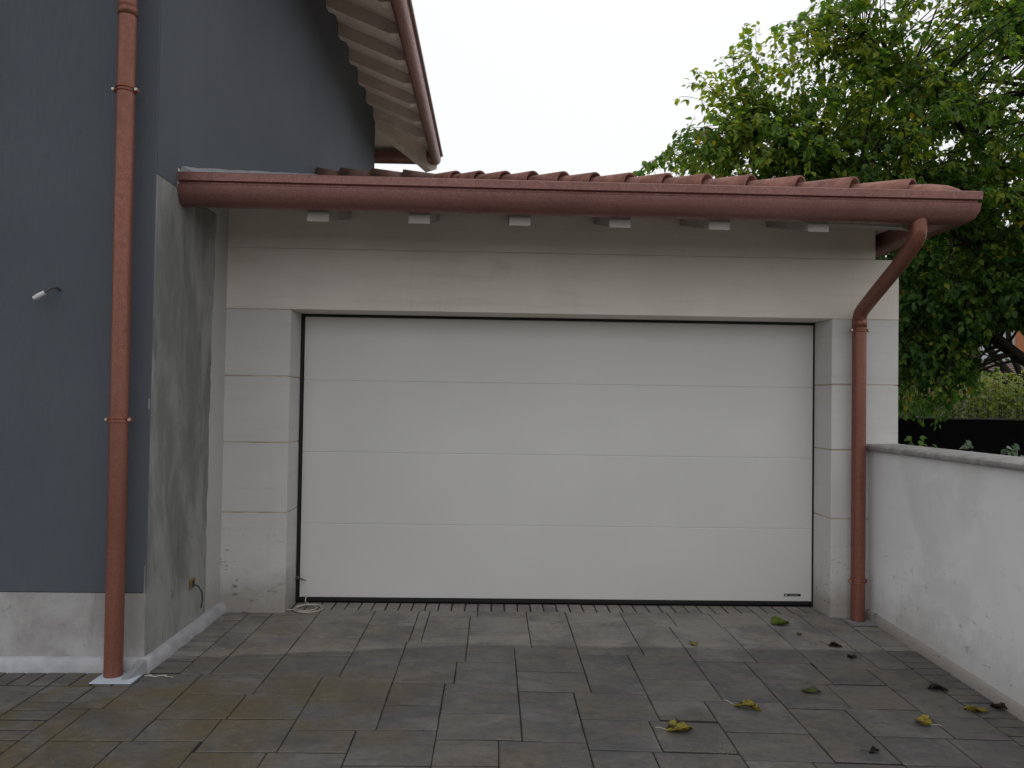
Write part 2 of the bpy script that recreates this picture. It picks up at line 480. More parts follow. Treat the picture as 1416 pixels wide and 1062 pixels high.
SLABS = [
 # x0, x1, y_far, y_near
 (-1.57,-1.24,.09,-.25),(-1.57,-1.24,-.25,-.59),(-1.57,-1.24,-.59,-1.0),(-1.57,-1.24,-1.0,-1.28),
 (-1.74,-1.57,.0,-.08),(-1.74,-1.57,-.08,-.49),(-1.74,-1.57,-.49,-.83),(-1.74,-1.57,-.83,-1.28),
 (-1.92,-1.61,-1.28,-1.78),(-2.11,-1.92,-1.47,-1.78),(-2.11,-1.98,-1.78,-2.15),(-1.98,-1.61,-1.78,-2.15),
 (-1.61,-1.24,-1.28,-1.58),(-1.61,-1.27,-1.58,-1.9),(-1.61,-1.29,-1.9,-2.15),
 (-2.11,-1.98,-2.15,-2.6),(-1.98,-1.65,-2.15,-2.6),(-1.65,-1.30,-2.15,-2.6),
 (-1.27,-.93,-1.58,-1.9),(-1.29,-.93,-1.9,-2.26),(-1.30,-.97,-2.26,-2.6),(-.97,-.62,-2.26,-2.6),
 (-1.24,-.84,.09,-.25),(-1.24,-.84,-.25,-.59),(-1.24,-.84,-.59,-.95),(-1.24,-.84,-.95,-1.31),(-1.24,-.93,-1.31,-1.58),
 (-.84,-.52,.09,-.3),(-.84,-.52,-.3,-.66),(-.84,-.53,-.66,-1.0),(-.84,-.53,-1.0,-1.31),
 (-.93,-.53,-1.31,-1.66),(-.93,-.53,-1.66,-2.02),(-.93,-.62,-2.02,-2.26),
 (-.62,-.24,-2.02,-2.38),(-.62,-.24,-2.38,-2.6),
 (-.52,-.44,.09,-.66),(-.44,-.14,-.05,-.36),(-.44,-.14,-.36,-.66),(-.44,-.09,.09,-.05),
 (-.53,-.14,-.66,-1.04),(-.53,-.19,-1.04,-1.4),(-.19,.16,-1.04,-1.4),(-.53,-.24,-1.4,-1.72),(-.53,-.24,-1.72,-2.02),
 (-.24,.16,-1.4,-1.81),(-.24,.16,-1.81,-2.12),(-.24,.05,-2.12,-2.38),(-.24,.05,-2.38,-2.6),
 (-.09,.27,.09,-.05),(-.14,.27,-.05,-.46),(-.14,.27,-.46,-.76),(-.14,.16,-.76,-1.04),
 (.27,.56,.09,-.15),(.27,.56,-.15,-.76),(.16,.56,-.76,-1.19),(.16,.56,-1.19,-1.5),(.16,.46,-1.5,-2.12),(.05,.46,-2.12,-2.6),
 (.56,.97,.09,-.15),(.56,.97,-.15,-.56),(.56,.97,-.56,-.87),(.56,.86,-.87,-1.5),(.46,.86,-1.5,-1.85),(.46,.80,-1.85,-2.19),(.46,.75,-2.19,-2.6),
 (.86,1.26,-.87,-1.27),(.86,1.26,-1.27,-1.57),(.86,1.15,-1.57,-1.83),(.80,1.15,-1.85,-2.18),(.75,1.15,-2.19,-2.6),
 (.97,1.32,.09,-.25),(.97,1.26,-.25,-.87),(1.32,1.63,.09,-.25),(1.26,1.65,-.25,-.66),(1.26,1.65,-.66,-.95),
 (1.26,1.57,-.95,-1.57),(1.15,1.57,-1.57,-1.95),(1.15,1.57,-1.95,-2.24),(1.15,1.46,-2.24,-2.6),
 (1.63,1.99,.09,-.25),(1.65,1.99,-.25,-.60),(1.65,1.99,-.60,-.95),(1.57,1.98,-.95,-1.29),(1.57,1.93,-1.29,-1.64),(1.57,1.88,-1.64,-2.23),
 (1.46,1.88,-2.24,-2.6),(1.99,2.30,.09,-.25),(2.30,2.58,.09,-.30),(1.99,2.38,-.25,-.68),(1.99,2.38,-.68,-1.03),(2.38,2.58,-.30,-.68),
 (2.38,2.58,-.68,-1.02),(1.98,2.29,-1.03,-1.28),(1.93,2.29,-1.29,-1.62),(1.88,2.29,-1.62,-1.95),(2.29,2.58,-1.02,-1.36),(2.29,2.58,-1.36,-1.69),
 (2.29,2.58,-1.69,-1.95),(1.88,2.24,-1.95,-2.24),(2.24,2.58,-1.95,-2.24),(1.88,2.24,-2.24,-2.6),(2.24,2.58,-2.24,-2.6),
 (-2.76,-2.36,-1.48,-1.88),(-3.16,-2.76,-1.48,-1.78),(-2.66,-2.36,-1.88,-2.24),(-3.06,-2.66,-1.88,-2.24),(-2.76,-2.36,-2.24,-2.6),(-3.16,-2.76,-2.24,-2.6),
]
for x0, x1, yf, yn in SLABS:
    mb = MB(); slab_mesh(mb, x0, x1, yn, yf); mb.build('paving_slab', M['paving'], driveway)
def bricks(x0, x1, y0, y1, along, pitch=.1):
    L = (x1 - x0) if along == 'x' else (y1 - y0)
    n = max(1, round(L / pitch))
    for k in range(n):
        a, c = k / n, (k + 1) / n
        mb = MB()
        if along == 'x': slab_mesh(mb, x0 + L * a, x0 + L * c, y0, y1, .0045, .004, .0012, .0045)
        else: slab_mesh(mb, x0, x1, y0 + L * a, y0 + L * c, .0035, .004, .0012, .0055)
        mb.build('paving_brick', M['paving'], driveway)
bricks(-1.57, 2.58, .09, .30, 'x', .10)
bricks(2.58, 2.80, -2.6, .0, 'y', .10)
bricks(-1.95, -1.74, -1.26, .0, 'y', .10)
bricks(-3.25, -1.92, -1.47, -1.26, 'x', .11)
bricks(-2.36, -2.11, -2.6, -1.47, 'y', .11)
# the rest of the drive, outside the picture: the same pavers joined in one part
mb = MB(); random.seed(5)
y = -2.6
while y > -9:
    hgt = random.choice((.3, .4)); x = -6.0 + U(0, .3)
    while x < 2.78:
        wd = random.choice((.3, .4, .6)); x2 = min(x + wd, 2.80)
        if x2 - x > .08: slab_mesh(mb, x, x2, y - hgt, y)
        x = x2
    y -= hgt
y = -1.5
while y > -2.6:
    x = -3.16
    while x > -7:
        wd = random.choice((.3, .4, .6)); slab_mesh(mb, x - wd, x, max(y - .37, -2.6), y); x -= wd
    y -= .37
mb.build('paving_slab', M['paving'], driveway, kind='stuff')

# ------------------------------------------------------------------ the blue house
HX, HY, HB = -1.958, -1.234, 6.78
house = root('house', (-4.5, 2.5, 0), 'slate blue rendered house with white wooden eaves left of the garage', 'house')
mb = MB()
mb.box(-11, HX - .012, HY + .012, HB, -.1, 6.32)
mb.build('wall', M['stucco'], house)
mb = MB(); mb.box(-11, HX, HY, HY + .011, .437, 6.30, .004); mb.build('render_coat', M['stucco'], house)
mb = MB(); mb.box(HX - .011, HX, HY + .012, HB, 2.846, 6.30); mb.build('render_coat', M['stucco'], house)
mb = MB(); mb.box(-11, HX - .002, HY + .003, HY + .0115, -.05, .435); mb.build('plinth', M['plinth'], house)
# raw plaster on the side wall, then the irregular painted strip next to the garage
def wavy_patch(x, y0f, y1, z0, z1, th, n=60):
    mb = MB(); f = []; g = []
    for i in range(n + 1):
        z = z0 + (z1 - z0) * i / n
        f.append((y0f(z), z)); g.append((y1, z))
    pts = [(x, a, z) for a, z in f] + [(x, a, z) for a, z in g] + [(x - th, a, z) for a, z in f] + [(x - th, a, z) for a, z in g]
    N = n + 1; fs = []
    for i in range(n):
        fs += [(i, i + 1, N + i + 1, N + i), (2 * N + i, 3 * N + i, 3 * N + i + 1, 2 * N + i + 1), (i, 2 * N + i, 2 * N + i + 1, i + 1)]
    return mb.poly(pts, fs)
wavy_patch(HX - .003, lambda z: HY + .002 + .006 * mnoise.noise(Vector((z * 3, 0, 0))), .30, -.05, 2.844, .008).build('plaster_patch', M['raw'], house)
def strip_edge(z):
    e = -.285 + .028 * mnoise.noise(Vector((z * 2.0, 3, 0))) + .014 * mnoise.noise(Vector((z * 9, 7, 0))) + .007 * mnoise.noise(Vector((z * 31, 1, 0)))
    if z > 2.0: e += (z - 2.0) * .07
    return e
wavy_patch(HX - .001, strip_edge, .30, -.02, 2.844, .0018, 150).build('paint_strip', M['white_paint'], house)
MB().box(HX - .011, HX + .002, -.93, .30, 2.8445, 2.965, .001).build('paint_strip', M['white_paint'], house)
# membrane skirting
def fillet(mb, pts, dirs, h, d, n=7):
    secs = []
    for (px, py, pz), (dx, dy) in zip(pts, dirs):
        s_ = [(px, py, pz - .03)]
        for k in range(n + 1):
            a = k / n * PI / 2
            s_.append((px + dx * d * math.cos(a) ** .8, py + dy * d * math.cos(a) ** .8, pz + h * math.sin(a)))
        s_.append((px, py, pz + h)) if False else None
        s_.insert(1, (px + dx * d, py + dy * d, pz - .03))
        secs.append(s_)
    return mb.sweep(secs)
mb = MB()
def wob(i, s=.006): return s * mnoise.noise(Vector((i * .7, 4.2, 1.1)))
pts = []; dirs = []
for i in range(25):
    x = -6 + (HX + .0 + 6) * i / 24; pts.append((x, HY + wob(i) * .3, 0)); dirs.append((0, -1 - wob(i, .15)))
pts.pop(); dirs.pop()
pts.append((HX, HY, 0)); dirs.append((1, -1))
for i in range(1, 16):
    y = HY + (0 - HY) * i / 15; pts.append((HX + .0, y, 0)); dirs.append((1 + wob(i + 40, .3), 0))
fillet(mb, pts, dirs, .078, .046)
mb.build('membrane_skirting', M['membrane'], house, smooth=50)
mb = MB()  # loose corner of the membrane, folded out in front of the pipe
mb.poly([(HX + .03, HY - .04, .075), (HX - .01, HY - .055, .082), (HX - .05, HY - .17, .006), (HX - .02, HY - .165, .004), (HX + .045, HY - .052, .004)],
        [(0, 1, 2, 3), (0, 3, 4)])
bmesh.ops.solidify(mb.bm, geom=mb.bm.faces[:], thickness=.004)
mb.build('membrane_flap', M['membrane'], house)

# eaves of the house: rafters, boards, gutter, roof
SL = .41
def esl(x): return 6.15 - (x - HX) * SL       # underside of the boards on the garage side
EX, EY = -1.10, HB + .86                      # where the rafters stop
mb = MB()
z1, z2 = esl(HX - .2), esl(EX)
ridge = HX - 4.0
zr = esl(ridge)
def roof_shell(mb, off, th, ex, ey, yf):
    o = off
    zE = esl(ex)
    P = [(ex, yf, zE + o), (ex, ey, zE + o), (ridge, ey - (ex - ridge), zr + o), (ridge, yf + (ex - ridge), zr + o),
         (2 * ridge - ex, ey, zE + o), (2 * ridge - ex, yf, zE + o)]
    Q = [(x, y_, z_ + th) for x, y_, z_ in P]
    n = 6
    fs = [(0, 1, 2, 3), (1, 4, 2), (4, 5, 3, 2), (5, 0, 3)]
    fs2 = [tuple(i + n for i in f) for f in fs]
    rim = [(0, 1, 1 + n, n), (1, 4, 4 + n, 1 + n), (4, 5, 5 + n, 4 + n), (5, 0, n, 5 + n)]
    return mb.poly(P + Q, fs + fs2 + rim)
roof_shell(mb, 0, .03, EX + .02, EY + .02, HY - .86).build('soffit_board', M['eave_wood'], house)
mb = MB(); roof_shell(mb, .032, .11, EX + .10, EY + .10, HY - .94).build('roof', M['tile_dark'], house)
def rafter(y, w=.13, h=.15):
    mb = MB(); x0 = HX - .05; x1 = EX
    prof = [(x0, esl(x0)), (x1, esl(x1)), (x1, esl(x1) - h * .45), (x1 - .05, esl(x1 - .05) - h * .72), (x1 - .13, esl(x1 - .13) - h), (x0, esl(x0) - h)]
    prof = [(a, c - .001) for a, c in prof]
    return mb.sweep([[(a, y - w / 2, c) for a, c in prof], [(a, y + w / 2, c) for a, c in prof]])
y = 6.62
while y > HY - .1:
    rafter(y).build('rafter', M['eave_wood'], house); y -= .70
x = HX - .35
while x > -7:       # rear eave rafters
    mb = MB(); y0, y1 = HB - .05, EY
    f = lambda yy: esl(HX + (yy - HB)) - .001
    prof = [(y0, f(y0)), (y1, f(y1)), (y1, f(y1) - .07), (y1 - .13, f(y1 - .13) - .15), (y0, f(y0) - .15)]
    mb.sweep([[(x - .05, a, c) for a, c in prof], [(x + .05, a, c) for a, c in prof]]).build('rafter', M['eave_wood'], house); x -= .7
mb = MB()           # hip rafter at the rear corner, stouter and longer
d = Vector((1, 1, 0)).normalized(); nrm = Vector((1, -1, 0)).normalized()
secs = []
for t, dz0, dz1 in ((-.05, 0, .24), (.95, 0, .33), (1.13, 0, .36), (1.24, 0, .28), (1.27, 0, .15)):
    p = Vector((HX, HB, 0)) + d * t; zt = esl(HX + t / math.sqrt(2)) - .002
    secs.append([tuple(p + nrm * .075 + Vector((0, 0, zt))), tuple(p - nrm * .075 + Vector((0, 0, zt))),
                 tuple(p - nrm * .075 + Vector((0, 0, zt - dz1))), tuple(p + nrm * .075 + Vector((0, 0, zt - dz1)))])
mb.sweep(secs).build('hip_rafter', M['eave_wood'], house)

GP = [(0, 0), (0, -.10), (.012, -.145), (.035, -.18), (.07, -.195), (.105, -.19), (.14, -.165), (.16, -.12), (.165, -.075), (.148, -.066), (.148, -.056),
      (.170, -.05), (.171, -.004), (.166, .002), (.160, -.002), (.160, -.045), (.142, -.052), (.142, -.068), (.158, -.078), (.153, -.118), (.135, -.158),
      (.104, -.182), (.07, -.187), (.038, -.173), (.018, -.14), (.006, -.10), (.006, 0)]
def gutter_secs(frames):
    """frames: list of (origin, outward vector) ; profile u runs outward, z up"""
    return [[(o[0] + w[0] * u, o[1] + w[1] * u, o[2] + v) for u, v in GP] for o, w in frames]
gx, gz_ = -1.12, 5.76
mb = MB(); mb.sweep(gutter_secs([((gx, HY - .80, gz_), (1, -1)), ((gx, HB + .66, gz_), (1, 1)), ((-9, HB + .66, gz_), (0, 1))]), smooth=False)
eg = mb.build('eave_gutter', M['gutter'], house, smooth=35)
MB().tube([(gx + .186, HY - .98, gz_ - .012), (gx + .186, HB + .846, gz_ - .012)], .017, 14).build('gutter_bead', M['bead'], eg, smooth=50)  # tube added to carry the highlight along the outer lip
mb = MB(); mb.box(EX - .02, EX + .0, HY - .8, EY, esl(EX) - .10, esl(EX) - .003); mb.build('fascia', M['dark_wood'], house)

def pipe_part(parent, path, r, brks, matp):
    p = MB().tube(path, r, 24).build('downpipe', matp, parent, smooth=40)
    for (x, y_, z_), (tx, ty) in brks:
        mb = MB()
        for dz in (-.009, .009):
            ring = []
            for k in range(25):
                a = 2 * PI * k / 24
                ring.append((x + (r + .004) * math.cos(a), y_ + (r + .004) * math.sin(a), z_ + dz))
            mb.tube(ring, .0035, 6, caps=False)
        for s in (-1, 1):
            mb.box(x + s * (r + .001) - .004 + (0 if s > 0 else -.016), x + s * (r + .001) + .004 + (.016 if s > 0 else 0), y_ - .010, y_ + .010, z_ - .012, z_ + .012, .002)
        mb.tube([(x, y_ + r, z_), (x, y_ + ty, z_)], .006, 8)
        b = mb.build('pipe_bracket', M['bracket'], p, smooth=40)
        for s in (-1, 1):
            MB().tube([(x + s * (r + .014), y_ - .022, z_), (x + s * (r + .014), y_ - .008, z_)], .008, 10).build('screw', M['steel'], p)
    return p
lp = pipe_part(house, [(-2.081, -1.335, .005), (-2.083, -1.335, .9), (-2.086, -1.335, 1.5), (-2.092, -1.335, 2.6), (-2.098, -1.335, 4.2), (-2.10, -1.335, 5.9)], .0495,
          [((-2.086, -1.335, 1.425), (0, .1)), ((-2.096, -1.335, 3.28), (0, .1)), ((-2.1, -1.335, 5.2), (0, .1))], M['pipe'])
mb = MB(); mb.tube([(-2.096, -1.335, 3.70), (-2.097, -1.335, 3.76)], .0525, 24).build('pipe_collar', M['pipe'], lp)
# wire stub and socket box
mb = MB(); mb.tube([(-2.485, -1.225, 2.155), (-2.488, -1.262, 2.168), (-2.510, -1.285, 2.160), (-2.540, -1.295, 2.132)], .007, 8)
wire = mb.build('wire_stub', M['cable'], house, smooth=60)
mb = MB(); mb.tube([(-2.538, -1.294, 2.134), (-2.570, -1.302, 2.112), (-2.592, -1.304, 2.098)], [.013, .015, .012], 10).build('wire_cap', M['cable_sleeve'], wire, smooth=60)
mb = MB()
mb.box(HX - .008, HX + .006, -.585, -.545, .30, .365, .002); mb.box(HX - .008, HX + .006, -.505, -.495, .305, .365, .002)
mb.box(HX - .008, HX + .006, -.545, -.505, .35, .365, .002); mb.box(HX - .008, HX + .006, -.545, -.505, .30, .312, .002)
sb = mb.build('socket_box', M['box_yellow'], house)
mb = MB(); mb.box(HX - .008, HX + .001, -.545, -.505, .312, .35).build('socket_opening', M['dark_hole'], sb)
mb = MB(); mb.tube([(HX, -.52, .325), (HX + .03, -.505, .305), (HX + .045, -.48, .26), (HX + .04, -.455, .20), (HX + .03, -.45, .15)], .0055, 8).build('cable', M['cable'], sb, smooth=60)

foam = MB().box(-2.155, -1.93, -1.455, -1.285, .0015, .007, .002).build('foam_sheet', M['foam'])
props(foam, 'pale blue foam sheet on the paving under the left copper downpipe', 'foam sheet')

# ------------------------------------------------------------------ garage
OXL, OXR, DY = -1.489, 2.516, .317
GXR, GB = 3.018, 6.2
garage = root('garage', (.5, 3.0, 0), 'white rendered garage with a low hipped tile roof and brown gutter', 'garage')
mb = MB()
mb.box(HX + .002, OXL - .004, .004, .40, -.1, 2.95)
mb.box(OXR + .004, GXR - .004, .004, .40, -.1, 2.655)
mb.box(OXL - .007, OXR + .007, .007, .315, 2.216, 2.95)
mb.box(OXR + .007, 2.84, .007, .40, 2.655, 2.95)
mb.build('wall_core', M['groove'], garage)
mb = MB(); mb.box(GXR - .25, GXR - .004, .401, GB, -.1, 2.655); mb.box(HX + .002, GXR - .252, GB - .25, GB - .002, -.1, 2.655); mb.build('side_wall', M['white'], garage)
# rendered courses with recessed joints
def course(x0, x1, z0, z1, y0=0.0, y1=.30, bev=.0035):
    MB().box(x0, x1, y0, y1, z0, z1, bev).build('wall_panel', M['white'], garage)
zl = [-.03, .721, 1.231, 1.716, 2.209]
for a, c in zip(zl, zl[1:]):
    course(HX - .004, OXL, a + .005, c - .004, y1=.314)
    course(OXR, GXR, a + .005 + (.004 if a > .5 else 0), c - .005 + .004, y1=.314)
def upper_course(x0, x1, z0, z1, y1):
    MB().box(x0, x1, 0, y1, z0, z1, .0015).build('wall_panel', M['warm_lit'], garage)  # warmer, lighter render than the piers; the light is in its colour
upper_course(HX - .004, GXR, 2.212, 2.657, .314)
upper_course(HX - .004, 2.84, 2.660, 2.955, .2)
# door
door = MB().box(OXL + .012, OXR + .007 - .0, DY + .022, DY + .05, .0, 2.215).build('garage_door', M['black'], garage)
zp = [.034, .598, 1.148, 1.699, 2.190]
for a, c in zip(zp, zp[1:]):
    mb = MB()
    # each section: face with a rounded lower lip and a small step at the top
    y = DY
    prof = [(y + .018, a + .002), (y + .003, a + .002), (y + .0006, a + .0035), (y, a + .006), (y, c - .006), (y + .001, c - .003), (y + .0035, c - .0015), (y + .004, c + .0015), (y + .018, c + .0015)]
    mb.sweep([[(OXL + .030, p, q) for p, q in prof], [(OXR - .012, p, q) for p, q in prof]]).build('door_panel', M['door'], door)
mb = MB()
mb.box(OXL + .001, OXL + .024, DY - .006, DY + .02, 0.004, 2.212, .002)
mb.box(OXR - .010, OXR - .0005, DY - .006, DY + .02, 0.004, 2.212, .002)
mb.box(OXL + .0242, OXR - .0102, DY - .006, DY + .02, 2.194, 2.2125, .002)
mb.box(OXL + .0242, OXR - .0102, DY - .003, DY + .02, .003, .033, .004)
mb.build('door_seal', M['black'], door)
mb = MB(); mb.box(-1.485, -1.462, DY - .022, DY - .007, .172, .198, .004); mb.tube([(-1.47, DY - .018, .186), (-1.44, DY - .03, .180), (-1.408, DY - .022, .166)], [.006, .006, .004], 8)
mb.build('latch', M['dull_steel'], door, smooth=50)
badge = MB().box(2.288, 2.419, DY - .0035, DY - .0002, .0755, .0945, .001).build('badge', M['black'], door)
M['badge_grey'] = mat_simple('badge_print', (.45, .46, .48), .5, var=.02, bump=0)
def text_mesh(txt, size):
    cu = bpy.data.curves.new('lettering', 'FONT'); cu.body = txt; cu.size = size; cu.extrude = .0002
    o = bpy.data.objects.new('lettering', cu); COL.objects.link(o)
    dg = bpy.context.evaluated_depsgraph_get(); me = bpy.data.meshes.new_from_object(o.evaluated_get(dg))
    bpy.data.objects.remove(o); return me
me = text_mesh('HÖRMANN', .0135); me.materials.append(M['badge_grey'])
me.transform(Matrix.Translation((2.325, DY - .0042, .0802)) @ Matrix.Rotation(PI / 2, 4, 'X'))
o = bpy.data.objects.new('lettering', me); link(o, door)
mb = MB(); mb.box(2.296, 2.312, DY - .0045, DY - .0036, .079, .091); mb.build('lettering', M['badge_grey'], door)

# roof of the garage
RS = .279
CX, CY, CZ = 3.0, -.86, 2.885       # eave corner
AX, AY = CX - 3.64, CY + 3.64       # hip meets ridge
def rz(t): return CZ + RS * t
mb = MB()
BY = 2 * AY - CY
P = [(HX + .002, CY, CZ), (CX, CY, CZ), (AX, AY, rz(3.64)), (HX + .002, AY, rz(3.64)), (CX, BY, CZ), (HX + .002, BY, CZ)]
Q = [(a, b_, c_ - .05) for a, b_, c_ in P]
mb.poly(P + Q, [(0, 1, 2, 3), (1, 4, 2), (4, 5, 3, 2), (6, 7, 8, 9), (7, 10, 8), (10, 11, 9, 8), (0, 1, 7, 6), (1, 4, 10, 7), (4, 5, 11, 10), (0, 3, 9, 6), (3, 5, 11, 9)])
mb.build('roof_deck', M['soffit'], garage)
# rows of barrel tiles on the front slope and the side slope, joined (seen edge on)
def half_tube(mb, p0, p1, r0, r1, upv, th=.0, n=6, arc=PI):
    p0, p1, upv = Vector(p0), Vector(p1), Vector(upv)
    t = (p1 - p0).normalized(); u = t.cross(upv).normalized(); v = u.cross(t).normalized()
    b = mb.bm; rings = []
    for p, r in ((p0, r0), (p1, r1)):
        for rr in (r, r - .012):
            rings.append([b.verts.new(p + (u * math.cos(PI / 2 + arc * (k / n - .5)) + v * math.sin(PI / 2 + arc * (k / n - .5))) * rr) for k in range(n + 1)])
    A, A2, B, B2 = rings
    for k in range(n):
        b.faces.new((A[k], A[k + 1], B[k + 1], B[k])).smooth = True
        b.faces.new((A2[k], B2[k], B2[k + 1], A2[k + 1])).smooth = True
        b.faces.new((A[k], A2[k], A2[k + 1], A[k + 1])); b.faces.new((B[k], B[k + 1], B2[k + 1], B2[k]))
    for k in (0, n): b.faces.new((A[k], B[k], B2[k], A2[k]))
mb = MB()
x = HX + .12
while x < 2.9:
    lim = min(3.6, CX - x)        # stops at the hip
    t = -.02; k = 0
    while t < lim - .05:
        a, c = t, min(t + .38, lim)
        half_tube(mb, (x, CY + a - .0, rz(a) - .004), (x, CY + c, rz(c) - .012), .046, .040, (0, 0, 1), n=5)
        t += .35
    x += .205
y = CY + .14
while y < 6.3:
    lim = min(3.5, y - CY, BY - y)
    t = -.02
    while t < lim - .05:
        a, c = t, min(t + .38, lim)
        half_tube(mb, (CX - a, y, rz(a) - .004), (CX - c, y, rz(c) - .012), .046, .040, (0, 0, 1), n=5); t += .35
    y += .205
mb.build('roof_tile', M['tile'], garage, kind='stuff')
# hip tiles: big tapered barrels, each lapping the one below
hipd = Vector((-1, 1, RS)).normalized()
hl = math.sqrt(2 + RS * RS)
step = 3.70 / 13.9 * hl
L = 3.64 * hl
k = 0; s = .33
ends = []
while s < L + .05:
    p = Vector((CX, CY, CZ)) + hipd * s
    q = Vector((CX, CY, CZ)) + hipd * min(s + step + .06, L + .12)
    off = Vector((0, 0, .052 - .05 * math.exp(-s / hl / 1.2))); jr = U(-.003, .003)
    mb = MB(); half_tube(mb, p + off + Vector((0, 0, .016)), q + off + Vector((0, 0, -.006)), .108 + jr, .080, (0, 0, 1), n=12)
    mb.build('hip_tile', M['tile'], garage)
    s += step + U(-.012, .012)
# rounded starter at the eave corner
mb = MB()
secs = []
for t, r, dz in ((.0, .012, -.01), (.02, .055, -.004), (.06, .082, .0), (.12, .096, .006), (.22, .100, .010), (.42, .088, .012)):
    p = Vector((CX, CY, CZ)) + hipd * (t - .02) + Vector((0, 0, dz))
    u = Vector((1, 1, 0)).normalized(); v = Vector((0, 0, 1))
    p += Vector((0, 0, -.008))
    secs.append([tuple(p + u * r * math.cos(PI * j / 12) * 1.0 + v * r * math.sin(PI * j / 12)) for j in range(13)] + [tuple(p - v * .03)])
mb.sweep(secs).build('hip_end_tile', M['tile'], garage, smooth=50)
# ridge tiles towards the house, darker
x = AX - .02; k = 0
while x > HX - .02:
    x2 = max(x - .36, HX + .004)
    zb = rz(3.64) + .05 + U(-.004, .004)
    mb = MB(); half_tube(mb, (x2, AY, zb + .022), (x + .05, AY, zb - .004), .105, .083, (0, 0, 1), n=10)
    mb.build('ridge_tile', M['tile_dark'], garage); x -= .34; k += 1
    if x - .1 < HX: break
# lead flashing against the house
mb = MB(); secs = []
for i in range(19):
    t = -.03 + 3.75 * i / 18
    z_ = rz(max(t, 0)) + .012; hh = .092 + .010 * mnoise.noise(Vector((i * .6, 2, 0)))
    y_ = CY + t
    secs.append([(HX + .003, y_, z_), (HX + .26, y_, z_ + .012), (HX + .26, y_, z_ + .03), (HX + .10, y_, z_ + .05), (HX + .03, y_, z_ + hh - .012), (HX + .016, y_, z_ + hh), (HX + .003, y_, z_ + hh)])
mb.sweep(secs).build('flashing', M['lead'], garage, smooth=45)
# rafters under the eave
def graf(x, w=.135, h=.20):
    mb = MB()
    prof = [(-.79, 2.875), (-.79, 2.682), (.0, 2.682 + .79 * RS * .92), (.0, 3.09)]
    prof = [(a, min(c, CZ + RS * (a - CY) - .052)) for a, c in prof]
    mb.sweep([[(x - w / 2, a, c) for a, c in prof], [(x + w / 2, a, c) for a, c in prof]]).build('rafter', M['paint_wood'], garage)
for i in range(6): graf(-1.128 + .6415 * i)
mb = MB(); secs = []
for t in (.36, 1.22):
    p = Vector((CX, CY, 0)) + Vector((-1, 1, 0)).normalized() * t; zt = CZ + RS * t / math.sqrt(2) - .053
    u = Vector((1, 1, 0)).normalized() * .07
    secs.append([tuple(p + u + Vector((0, 0, zt))), tuple(p - u + Vector((0, 0, zt))), tuple(p - u + Vector((0, 0, zt - .15))), tuple(p + u + Vector((0, 0, zt - .15)))])
mb.sweep(secs).build('hip_rafter', M['paint_wood'], garage)
mb = MB(); mb.box(HX + .003, 2.862, -.792 - .022, -.792, 2.80, 2.90, .002); mb.build('fascia', M['paint_wood'], garage)
# gutter round the front and the side
g0 = (-1.953, -.765, 2.937)
mb = MB(); mb.sweep(gutter_secs([((HX + .003, -.765, 2.940), (0, -1)), ((.5, -.765, 2.931), (0, -1)), ((2.893, -.765, 2.926), (1, -1)), ((2.893, 5.9, 2.90), (1, 0))]))
gut = mb.build('roof_gutter', M['gutter'], garage, smooth=35)
mb = MB(); mb.sweep([[(x_, -.765 - u, 2.940 + v) for u, v in GP[:13]] for x_ in (HX + .0005, HX + .003)]).build('gutter_end_cap', M['gutter'], gut)
rp = pipe_part(garage, [(2.70, -.85, 2.76), (2.70, -.85, 2.69), (2.70, -.842, 2.655), (2.698, -.815, 2.622), (2.695, -.60, 2.50), (2.69, -.30, 2.355), (2.687, -.14, 2.275), (2.684, -.10, 2.245), (2.682, -.085, 2.20),
     (2.682, -.083, 2.1), (2.682, -.083, .9), (2.682, -.083, ground_h(2.68, -.08) + .004)], .0495, [((2.682, -.083, 2.119), (0, .083)), ((2.682, -.083, .289), (0, .083))], M['pipe'])
mb = MB(); mb.tube([(2.682, -.083, 2.14), (2.682, -.083, 2.20)], .0525, 24); mb.build('pipe_collar', M['pipe'], rp)
zz = ground_h(2.7, -.15)
fr_ = MB().box(2.60, 2.795, -.20, -.03, zz + .0015, zz + .007, .002).build('drain_cover', mat_simple('grey_drain_cover', (.26, .27, .28), .6))
props(fr_, 'small grey drain plate at the foot of the right downpipe', 'drain cover')

# cord on the ground and up over the door seal
mb = MB(); pts = []
for k in range(70):
    a = k / 69 * 2 * PI * 2.6; rr = .072 + .016 * math.sin(a * .37) + .008 * math.sin(a * 1.3)
    pts.append((-1.345 + rr * 1.25 * math.cos(a), .09 + rr * 1.35 * math.sin(a), .008 + .004 * (k % 3) * .3 + .0025 * a / 6))
pts = [(-1.408, DY - .014, .05), (-1.406, DY - .03, .02), (-1.40, DY - .06, .012)] + pts + [(-1.50, .05, .008), (-1.53, .0, .007)]
# keep one gentle line, not a kink
mb.tube(pts, .0042, 6)
cord = mb.build('cord', M['cord'], smooth=60)
props(cord, 'loose coil of pale cord lying at the left foot of the garage door', 'cord')
mb = MB(); pts = [(-1.91 + .012 * k + .02 * math.sin(k * 1.7), -1.335 + .018 * math.sin(k * .9), .006) for k in range(14)]
c2 = mb.tube(pts, .003, 6).build('cord', M['cord'], smooth=60)
props(c2, 'short pale scrap of string beside the pale blue foam sheet', 'cord')

